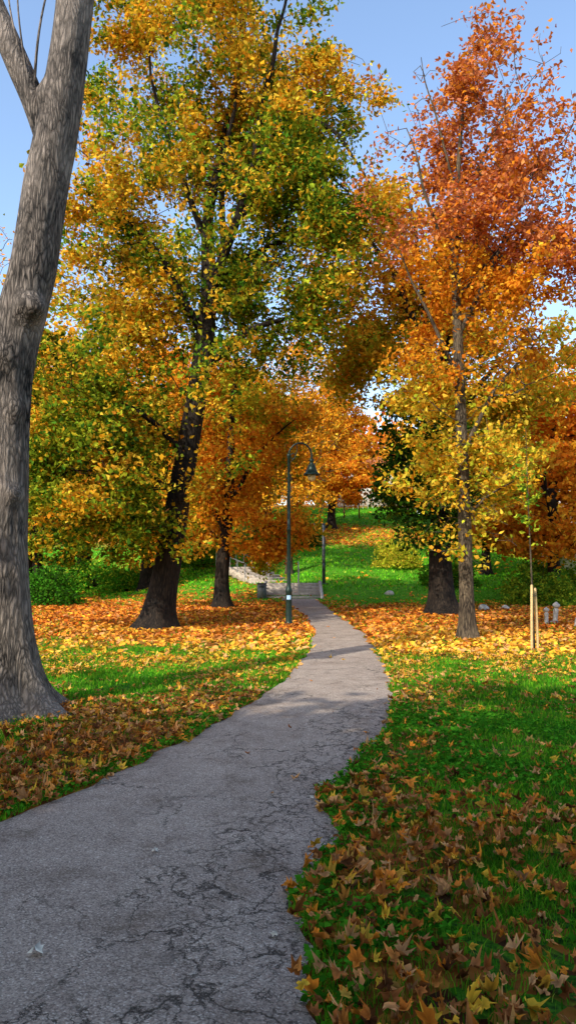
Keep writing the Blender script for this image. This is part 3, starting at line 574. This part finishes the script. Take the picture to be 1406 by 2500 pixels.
# ------------------------------------------------------------------ steps and rails
e=bpy.data.objects.new("stone_steps",None); COL.objects.link(e); e.location=(.2,28.6,0); tag(e,"low flight of worn pale stone steps ending the footpath","steps")
mb=MB()
for q in range(5):
    mb.box((0,.18+.36*q,.115*q),(2.1,.375,.235),bev=.012)
mb.box((0,2.5,.40),(2.3,1.4,.22),bev=.01)
add_obj("lower_flight",mb.mesh("lower_flight",M_step),parent=e)
mb=MB()
for q in range(6):
    mb.box((-1.0-.24*q,3.1+.36*q,.52+.11*q),(1.9,.42,.25),rz=.55,bev=.012)
add_obj("upper_flight",mb.mesh("upper_flight",M_step),parent=e)
for sx in(-1,1):
    mb=MB()
    mb.add([(sx*1.1-.06,-.1,-.1),(sx*1.1+.06,-.1,-.1),(sx*1.1+.06,-.1,.12),(sx*1.1-.06,-.1,.12),(sx*1.1-.06,2.0,-.1),(sx*1.1+.06,2.0,-.1),(sx*1.1+.06,2.0,.66),(sx*1.1-.06,2.0,.66)],[(0,1,2,3),(5,4,7,6),(1,5,6,2),(4,0,3,7),(3,2,6,7),(0,4,5,1)])
    add_obj("side_kerb",mb.mesh("side_kerb",M_stone),parent=e)
def rail(x0,y0,x1,y1,z0,z1,n,lab,mat=M_steel,h=.85,mid=True,nm="handrail",grp="railings beside the steps"):
    e=bpy.data.objects.new(nm,None); COL.objects.link(e); e.location=(x0,y0,z0); tag(e,lab,"railing",grp)
    dx,dy,dz=x1-x0,y1-y0,z1-z0
    mb=MB(); mb.tube([(0,0,-.1),(0,0,h)],.021,8); pm=mb.mesh("rail_post",mat,True)
    for q in range(n):
        t=q/(n-1); add_obj("post",pm,(dx*t,dy*t,dz*t),e)
    mb=MB(); mb.tube([(0,0,h),(dx,dy,dz+h)],.024,8); add_obj("top_rail",mb.mesh("top_rail",mat,True),parent=e)
    if mid: mb=MB(); mb.tube([(0,0,h*.5),(dx,dy,dz+h*.5)],.014,8); add_obj("middle_rail",mb.mesh("middle_rail",mat,True),parent=e)
rail(.0,28.8,.0,30.6,.1,.55,3,"steel handrail standing in the middle of the steps")
rail(.42,29.0,.42,30.8,.1,.58,3,"steel handrail standing on the stone steps")
rail(-.8,31.8,-2.4,34.6,.5,1.05,5,"steel handrail beside the upper steps")
rail(-1.8,31.5,-3.3,34.4,.5,1.05,5,"steel handrail beside the upper steps")
# bin
e=bpy.data.objects.new("litter_bin",None); COL.objects.link(e); e.location=(-1.0,28.6,0); tag(e,"grey metal litter bin beside the stone steps","bin")
mb=MB(); mb.box((0,0,.33),(.34,.30,.52),bev=.02); mb.box((-.12,0,.03),(.04,.2,.10)); mb.box((.12,0,.03),(.04,.2,.10)); add_obj("body",mb.mesh("bin_body",M_bin),parent=e)
mb=MB(); mb.box((0,0,.61),(.38,.34,.035),bev=.012); mb.box((0,-.152,.50),(.2,.006,.08)); add_obj("lid",mb.mesh("bin_lid",M_dsteel),parent=e)
# white fence far on hill, notice board
for (x0,x1,y) in ((5.0,8.4,62),):
    z0=float(hgt(np.array([x0]),np.array([y*1.]))[0]); z1=float(hgt(np.array([x1]),np.array([y*1.]))[0])
    rail(x0,y,x1,y+1,z0,z1,9,"white painted fence on the hill",M_white,.9,True,"white_fence","fence on the hill")
e=bpy.data.objects.new("notice_board",None); COL.objects.link(e); x,y=4.7,55.; e.location=(x,y,float(hgt(np.array([x]),np.array([y]))[0])); tag(e,"brown wooden notice board on two posts","notice board")
for sx in (-.55,.55): mb=MB(); mb.box((sx,0,.8),(.1,.1,1.8),bev=.01); add_obj("post",mb.mesh("board_post",M_brown),parent=e)
mb=MB(); mb.box((0,0,1.35),(.98,.06,.55),bev=.01); mb.box((0,0,1.74),(1.4,.3,.05),bev=.01); add_obj("board",mb.mesh("board",M_brown),parent=e)

# gravestones
def grave(x,y,s,cap,lab,tilt=0):
    mb=MB(); mb.box((0,0,.03),(.30,.26,.16),bev=.015)
    mb.lathe([(.095,.1),(.11,.14),(.09,.2),(.105,.55),(.11,.6),(.07,.64),(.06,.68)],k=14)
    if cap: mb.lathe([(.05,.67),(.12,.70),(.15,.76),(.14,.82),(.08,.86),(.05,.9),(.0,.92)],k=16)
    else: mb.lathe([(.05,.67),(.09,.70),(.085,.76),(.05,.80),(.0,.81)],k=14)
    o=bpy.data.objects.new("gravestone",mb.mesh("gravestone",M_stone,True)); COL.objects.link(o); o.location=(x,y,float(hgt(np.array([x]),np.array([y*1.]))[0])); o.scale=(s,s,s); o.rotation_euler=(tilt,tilt*.5,.3); tag(o,lab,"gravestone","old pillar gravestones in the grass")
grave(6.05,17.6,.46,True,"small old stone grave pillar with rounded turban top")
grave(6.35,17.9,.58,True,"small old stone grave pillar with rounded turban top",.09)
grave(6.45,16.9,.30,False,"low worn stone grave pillar",.14)
def rock(x,y,s,seed,lab):
    import bmesh
    bm=bmesh.new(); bmesh.ops.create_icosphere(bm,subdivisions=3,radius=1)
    for v in bm.verts:
        p=np.array(v.co); n=float(noise3(p*1.3+seed)); v.co=Vector(p*(.7+.6*n)); v.co.x*=s[0]; v.co.y*=s[1]; v.co.z*=s[2]
    me=bpy.data.meshes.new("rock"); bm.to_mesh(me); bm.free(); me.materials.append(M_stone)
    o=bpy.data.objects.new("stone_block",me); COL.objects.link(o); o.location=(x,y,float(hgt(np.array([x]),np.array([y*1.]))[0])+s[2]*.4); tag(o,lab,"stone")
rock(3.95,29.2,(.17,.12,.12),1,"small pale stone lying on the grass")
rock(5.9,22.6,(.14,.1,.13),2,"small pale stone lying in shaded grass")
rock(6.6,22.8,(.12,.1,.1),3,"small pale stone lying in shaded grass")

# houses
def house(name,x,y,wx,wy,hz_,lab,rows,rh=2.2):
    e=bpy.data.objects.new(name,None); COL.objects.link(e); hz=float(hgt(np.array([x*1.]),np.array([y*1.]))[0]); e.location=(x,y,hz-.2); tag(e,lab,"house")
    mb=MB(); mb.box((0,0,hz_/2),(wx,wy,hz_)); add_obj("wall",mb.mesh("house_wall",M_wall),parent=e)
    a,b=wx/2+.4,wy/2+.4
    mb=MB(); V=[(-a,-b,hz_+.003),(a,-b,hz_+.003),(a,b,hz_+.003),(-a,b,hz_+.003),(0,-b,hz_+rh),(0,b,hz_+rh)]; mb.add(V,[(0,4,5,3),(1,2,5,4),(0,3,2,1)],[(0,1,4),(2,3,5)]); add_obj("roof",mb.mesh("house_roof",M_roof),parent=e)
    f=-wy/2
    for x_ in(-wx*.33,0,wx*.33):
        for z in rows:
            mb=MB(); mb.box((x_,f-.012,z),(1.0,.03,1.35)); w_=add_obj("window",mb.mesh("house_window",M_win),parent=e)
            mb=MB(); 
            for dx in(-.54,0,.54): mb.box((x_+dx,f-.04,z),(.07,.07,1.33))
            for dz in(-.70,.70): mb.box((x_,f-.04,z+dz),(1.15,.075,.07))
            add_obj("frame",mb.mesh("window_frame",M_white),parent=w_)
house("pale_house",16.7,36,7,7,5.8,"pale rendered house behind the trees",(1.6,4.1))
house("white_house",8.4,72,7,5,3.4,"low white house on top of the grass slope",(1.9,),1.2)

# ------------------------------------------------------------------ litter
def mapleT():
    A=[(0,1),(22,.55),(34,.62),(50,.90),(64,.66),(80,.52),(106,.68),(150,.42),(180,.15)]
    pts=[(math.sin(math.radians(a))*q,math.cos(math.radians(a))*q) for a,q in A]+[(-math.sin(math.radians(a))*q,math.cos(math.radians(a))*q) for a,q in A[-2:0:-1]]
    V=np.array([(0,0)]+pts)*.5; k=len(pts)
    F=np.array([(0,1+i,1+(i+1)%k) for i in range(k)]); return V,F
MTV,MTF=mapleT()
def maple_mesh(C,size,col,r,tilt=.5,curl=.5):
    n=len(C); s=size*r.uniform(.5,1.3,n); V2=MTV[None]*s[:,None,None]*(1+r.normal(size=(n,len(MTV),1))*.12)
    ps=r.uniform(0,2*np.pi,n)[:,None]; x=V2[...,0]*np.array(r.uniform(.45,1,n))[:,None]; y=V2[...,1]
    q=(x*np.cos(ps)+y*np.sin(ps))/s[:,None]; q2=(-x*np.sin(ps)+y*np.cos(ps))/s[:,None]
    z=(q*q*r.uniform(-.8,3.6,n)[:,None]+q2*q2*r.uniform(-1.2,2.4,n)[:,None])*s[:,None]*curl*1.4 + r.normal(size=x.shape)*s[:,None]*.07
    P=np.stack([x,y,z],-1)
    nr=np.array([0,0,1.])+rand_unit(n,r)*(tilt*r.random(n)[:,None]*1.6); nr/=np.linalg.norm(nr,axis=1)[:,None]
    a=rand_unit(n,r); u=a-nr*(a*nr).sum(1)[:,None]; u/=np.linalg.norm(u,axis=1)[:,None]; v=np.cross(nr,u)
    W=P[...,0:1]*u[:,None]+P[...,1:2]*v[:,None]+P[...,2:3]*nr[:,None]+C[:,None]
    k=len(MTV); F=(MTF[None]+np.arange(n)[:,None,None]*k).reshape(-1,3)
    cc=np.repeat(col[:,None],k,1)*r.uniform(.75,1.15,(n,k,1)); cc[:,0]*=.6
    return W.reshape(-1,3),F,cc.reshape(-1,3)
TAN=(.74,.38,.15);FB=(.42,.15,.045);FD=(.13,.05,.02);FY=(.88,.54,.05);FO=(.84,.29,.035);FR=(.46,.10,.014);FG=(.86,.48,.04)
def scatter(y0,y1,x0,x1,dens,pw,r,edge=-.05):
    n=int((y1-y0)*(x1-x0)*dens); x=r.uniform(x0,x1,n); y=r.uniform(y0,y1,n); d=pdist(x,y); Lx=litter(x,y)
    cl=noise2(x*5,y*5,17.5)
    k=(d>edge+.0)&(r.random(n)<np.clip(Lx,0,1)**pw*(.35+1.1*cl))&((d>.03)|(r.random(n)<.35))
    x,y,Lx=x[k],y[k],Lx[k]; return x,y,Lx
r=np.random.default_rng(5)
x,y,Lx=scatter(1.5,6.8,-5.5,5,430,1.5,r); z=hgt_full(x,y)+.012+r.random(len(x))*.07*Lx
col=pal(len(x),[TAN,FB,FD,FY,FO],[2.6,3.6,1.5,1.3,3.2],r,.4)
V1,F1,c1_=maple_mesh(np.stack([x,y,z],-1),.095,col,r,.9,.75)
x,y,Lx=scatter(6.8,12,-8,8,300,1.35,r); z=hgt_full(x,y)+.012+r.random(len(x))*.045*Lx
yy=sstep(9,11.5,y)[:,None]
col=pal(len(x),[TAN,FB,FY,FO,FD],[3.0,2.0,2.4,2.8,.7],r,.35)*(1-yy)+pal(len(x),[FG,FY,FO,TAN],[3.4,2.8,2.0,2.2],r,.3)*yy
V2,F2,c2_=maple_mesh(np.stack([x,y,z],-1),.095,col,r,.6,.5)
V=np.concatenate([V1,V2]); F=np.concatenate([F1,F2+len(V1)]); cc=np.concatenate([c1_,c2_])
o=add_obj("leaf_litter",mk_mesh("leaf_litter",V,F,M_fall,col=cc)); tag(o,"brown and yellow fallen maple leaves covering the grass","fallen leaves"); o["kind"]="stuff"
x,y,Lx=scatter(12,30,-15,14,190,1.6,r); z=hgt_full(x,y)+.01+r.random(len(x))*.03
yy=sstep(13,17,y+ (noise2(x*.8,y*.8,21.)-.5)*4)[:,None]
tone=(.5+.9*fbm2(x*1.6,y*1.6,61.))[:,None]
col=(pal(len(x),[FG,FY,FO,TAN],[3.2,2.8,2.2,2.4],r,.3)*(1-yy)+pal(len(x),[FO,FR,FG,FB,TAN],[5,3.4,1.0,2.6,.8],r,.35)*yy)*tone
V1,F1,c1_=kites(np.stack([x,y,z],-1),.12,col,r,flat=.8)
x,y,Lx=scatter(30,66,-24,24,26,1.8,r); z=hgt_full(x,y)+.02
col=pal(len(x),[FO,FR,FG,FY],[4,1.5,3,2],r,.3)
V2,F2,c2_=kites(np.stack([x,y,z],-1),.22,col,r,flat=.6)
V=np.concatenate([V1,V2]); F=np.concatenate([F1,F2+len(V1)]); cc=np.concatenate([c1_,c2_])
o=add_obj("leaf_carpet",mk_mesh("leaf_carpet",V,F,M_fall,col=cc)); tag(o,"orange carpet of fallen leaves beneath the trees","fallen leaves"); o["kind"]="stuff"

# individual leaves
lv=[]
for q in range(14):
    cl=[FY,TAN,FO,FB,(.85,.80,.66),FG,FO,TAN,FB,FO,FD,FO,TAN,FB][q]
    V,F,cc=maple_mesh(np.zeros((1,3)),.115,np.array([cl])*1.05,np.random.default_rng(300+q),0.25,.6)
    V[:,2]-=V[:,2].min(); lv.append(mk_mesh("fallen_leaf_shape",V,F,M_fall,col=cc))
def putleaf(x,y,q,s=1,tilt=0,lab="curled dry maple leaf lying on grass",g="fallen maple leaves"):
    o=bpy.data.objects.new("fallen_leaf",lv[q]); COL.objects.link(o)
    dd=float(pdist(np.array([x]),np.array([y]))[0]); z=.014 if dd<0 else float(hgt_full(np.array([x]),np.array([y]))[0])+.035
    o.location=(x,y,z); o.rotation_euler=(r.normal()*tilt,r.normal()*tilt,r.uniform(0,6.28)); o.scale=(s,s,s); tag(o,lab,"leaf",g)
PLV=[(-.98,3.0,4,.95,"small cream leaf lying on the asphalt"),(-.70,4.02,4,.55,"small cream leaf lying on the asphalt"),(-.83,6.35,0,1.2,"yellow maple leaf lying on the asphalt"),(-.31,6.0,3,.8,None),(.04,5.3,7,.9,None),(.02,6.9,3,.9,None),(.70,6.7,2,.6,None),(.12,4.05,6,1.3,"orange curled maple leaf at the path edge"),(.66,11.7,0,.9,None),(.85,11.5,5,.8,None),(.9,14.6,1,.8,None),(.16,4.9,4,.45,None),(1.05,8.9,3,.6,None),(.3,9.5,2,.5,None),(.55,13.2,6,.8,None),(.9,17,2,.9,None),(1.1,8.0,9,.7,None),(-.05,3.15,4,.45,"small cream leaf lying on the asphalt"),(-.1,5.0,12,.35,None),(.45,7.6,3,.4,None)]
for x,y,q,s,lab in PLV: putleaf(x,y,q,s,.08,lab or "dry autumn leaf lying on the asphalt path","leaves on the path")
n=0
while n<150:
    y=r.uniform(2.3,5.6)
    if r.random()<.8: x=.1+r.random()*(.42*y-.1)
    else: x=-1.2-r.random()*max(0,.42*y-1.2)
    if float(pdist(np.array([x]),np.array([y]))[0])<.06: continue
    q=int(r.integers(0,14))
    if q==4: q=1
    putleaf(x,y,q,r.uniform(.7,1.15),.45); n+=1

# ------------------------------------------------------------------ grass
def blades(x,y,hgtb,wid,col,r):
    n=len(x); z=hgt_full(x,y); a=r.uniform(0,2*np.pi,n); dx,dy=np.cos(a),np.sin(a); h=hgtb*r.uniform(.5,1.3,n); ln=r.uniform(.1,.9,n)*h; w=wid*r.uniform(.6,1.2,n)*.5
    b=r.uniform(0,2*np.pi,n); bx,by=np.cos(b)*ln,np.sin(b)*ln
    z0=z-.005
    V=np.stack([np.stack([x-dx*w,y-dy*w,z0],-1),np.stack([x+dx*w,y+dy*w,z0],-1),np.stack([x+dx*w*.8+bx*.3,y+dy*w*.8+by*.3,z0+h*.6],-1),np.stack([x-dx*w*.8+bx*.3,y-dy*w*.8+by*.3,z0+h*.6],-1),np.stack([x+bx,y+by,z0+h],-1)],1).reshape(-1,3)
    q=np.arange(n)[:,None]*5
    T=np.concatenate([np.stack([q,q+1,q+2],-1).reshape(-1,3),np.stack([q,q+2,q+3],-1).reshape(-1,3),np.stack([q+3,q+2,q+4],-1).reshape(-1,3)])
    return V,T,np.repeat(col,5,0)
parts=[]
def gr(y0,y1,x0,x1,dens,hb,wd,gain=1.0):
    n=int((y1-y0)*(x1-x0)*dens); x=r.uniform(x0,x1,n); y=r.uniform(y0,y1,n); d=pdist(x,y); Lx=litter(x,y)
    fo=np.abs(x)<.45*y+.6
    cl=fbm2(x*3,y*3,31.)
    k=fo&(d>.005)&(r.random(n)<np.clip(1.25-Lx,0.06,1)*np.clip(-.35+2.4*cl,.1,1.3)+ .5*(d<.12))
    x,y=x[k],y[k]
    tone=(.3+1.35*fbm2(x*1.7,y*1.7,51.))[:,None]*gain
    col=pal(len(x),[(.09,.34,.014),(.045,.22,.012),(.19,.44,.018),(.34,.40,.05)],[4,3,2,.8],r,.35)*tone
    parts.append(blades(x,y,hb,wd,col,r))
gr(2.0,4.5,-2.5,2.6,8500,.05,.006)
gr(4.5,7.5,-4,4,3400,.05,.009)
gr(7.5,13,-6.5,6.5,1400,.055,.014)
gr(13,30,-14,14,130,.06,.03,1.15)
gr(30,64,-20,26,60,.10,.07,1.5)  # far slope blades get a brighter colour to stand for sunlight
off=0;VV=[];TT=[];CC=[]
for V,T,c in parts: VV.append(V);TT.append(T+off);CC.append(c);off+=len(V)
o=add_obj("grass",mk_mesh("grass",np.concatenate(VV),np.concatenate(TT),M_grass,col=np.concatenate(CC))); tag(o,"short bright green park grass","grass"); o["kind"]="stuff"
# clover / weeds
n=90000; x=r.uniform(-3.5,4,n); y=r.uniform(2,8,n); d=pdist(x,y); cl=noise2(x*2.2,y*2.2,41.)
k=(d>-.01)&((cl>.48)|(d<.18))&(np.abs(x)<.45*y+.4)&(r.random(n)<.75); x,y=x[k],y[k]
C=np.stack([x,y,hgt_full(x,y)+r.uniform(.01,.055,len(x))],-1); col=pal(len(x),[(.06,.27,.015),(.11,.38,.02),(.03,.15,.01)],[3,2,2.4],r,.35)
V,F,cc=kites(C,.032,col,r,flat=.7,wid=.95)
o=add_obj("clover",mk_mesh("clover",V,F,M_grass,col=cc)); tag(o,"small green clover weeds along the path edge","weeds"); o["kind"]="stuff"

# ------------------------------------------------------------------ light, sky, camera
sd=Vector((-.58,-.81,.0)).normalized(); el=math.radians(37)
src=Vector((sd.x*math.cos(el),sd.y*math.cos(el),math.sin(el)))
s=bpy.data.lights.new("sun","SUN"); s.energy=5.0; s.angle=math.radians(.5); s.color=(1,.94,.82)
so=bpy.data.objects.new("sun",s); COL.objects.link(so); so.rotation_euler=(-src).to_track_quat('-Z','Y').to_euler()
w=bpy.data.worlds.new("World"); scene.world=w; w.use_nodes=True; nt=w.node_tree; bg=nt.nodes["Background"]
sky=nt.nodes.new("ShaderNodeTexSky"); sky.sky_type='NISHITA'; sky.sun_disc=False; sky.sun_elevation=el; sky.sun_rotation=math.atan2(src.x,src.y)%(2*math.pi); sky.air_density=1.1; sky.dust_density=1.5; sky.ozone_density=1.8
hs=nt.nodes.new("ShaderNodeHueSaturation"); hs.inputs["Value"].default_value=2.2; hs.inputs["Saturation"].default_value=1.0
nt.links.new(sky.outputs[0],hs.inputs["Color"]); nt.links.new(hs.outputs[0],bg.inputs[0]); bg.inputs[1].default_value=.15
cam=bpy.data.cameras.new("camera"); cam.lens=26.2; cam.sensor_width=36; cam.clip_end=1500; cam.clip_start=.05
co=bpy.data.objects.new("camera",cam); COL.objects.link(co); co.location=(0,0,1.55); co.rotation_euler=(math.radians(93.6),0,0); scene.camera=co
scene.view_settings.view_transform='Standard'; scene.view_settings.look='None'; scene.view_settings.exposure=0
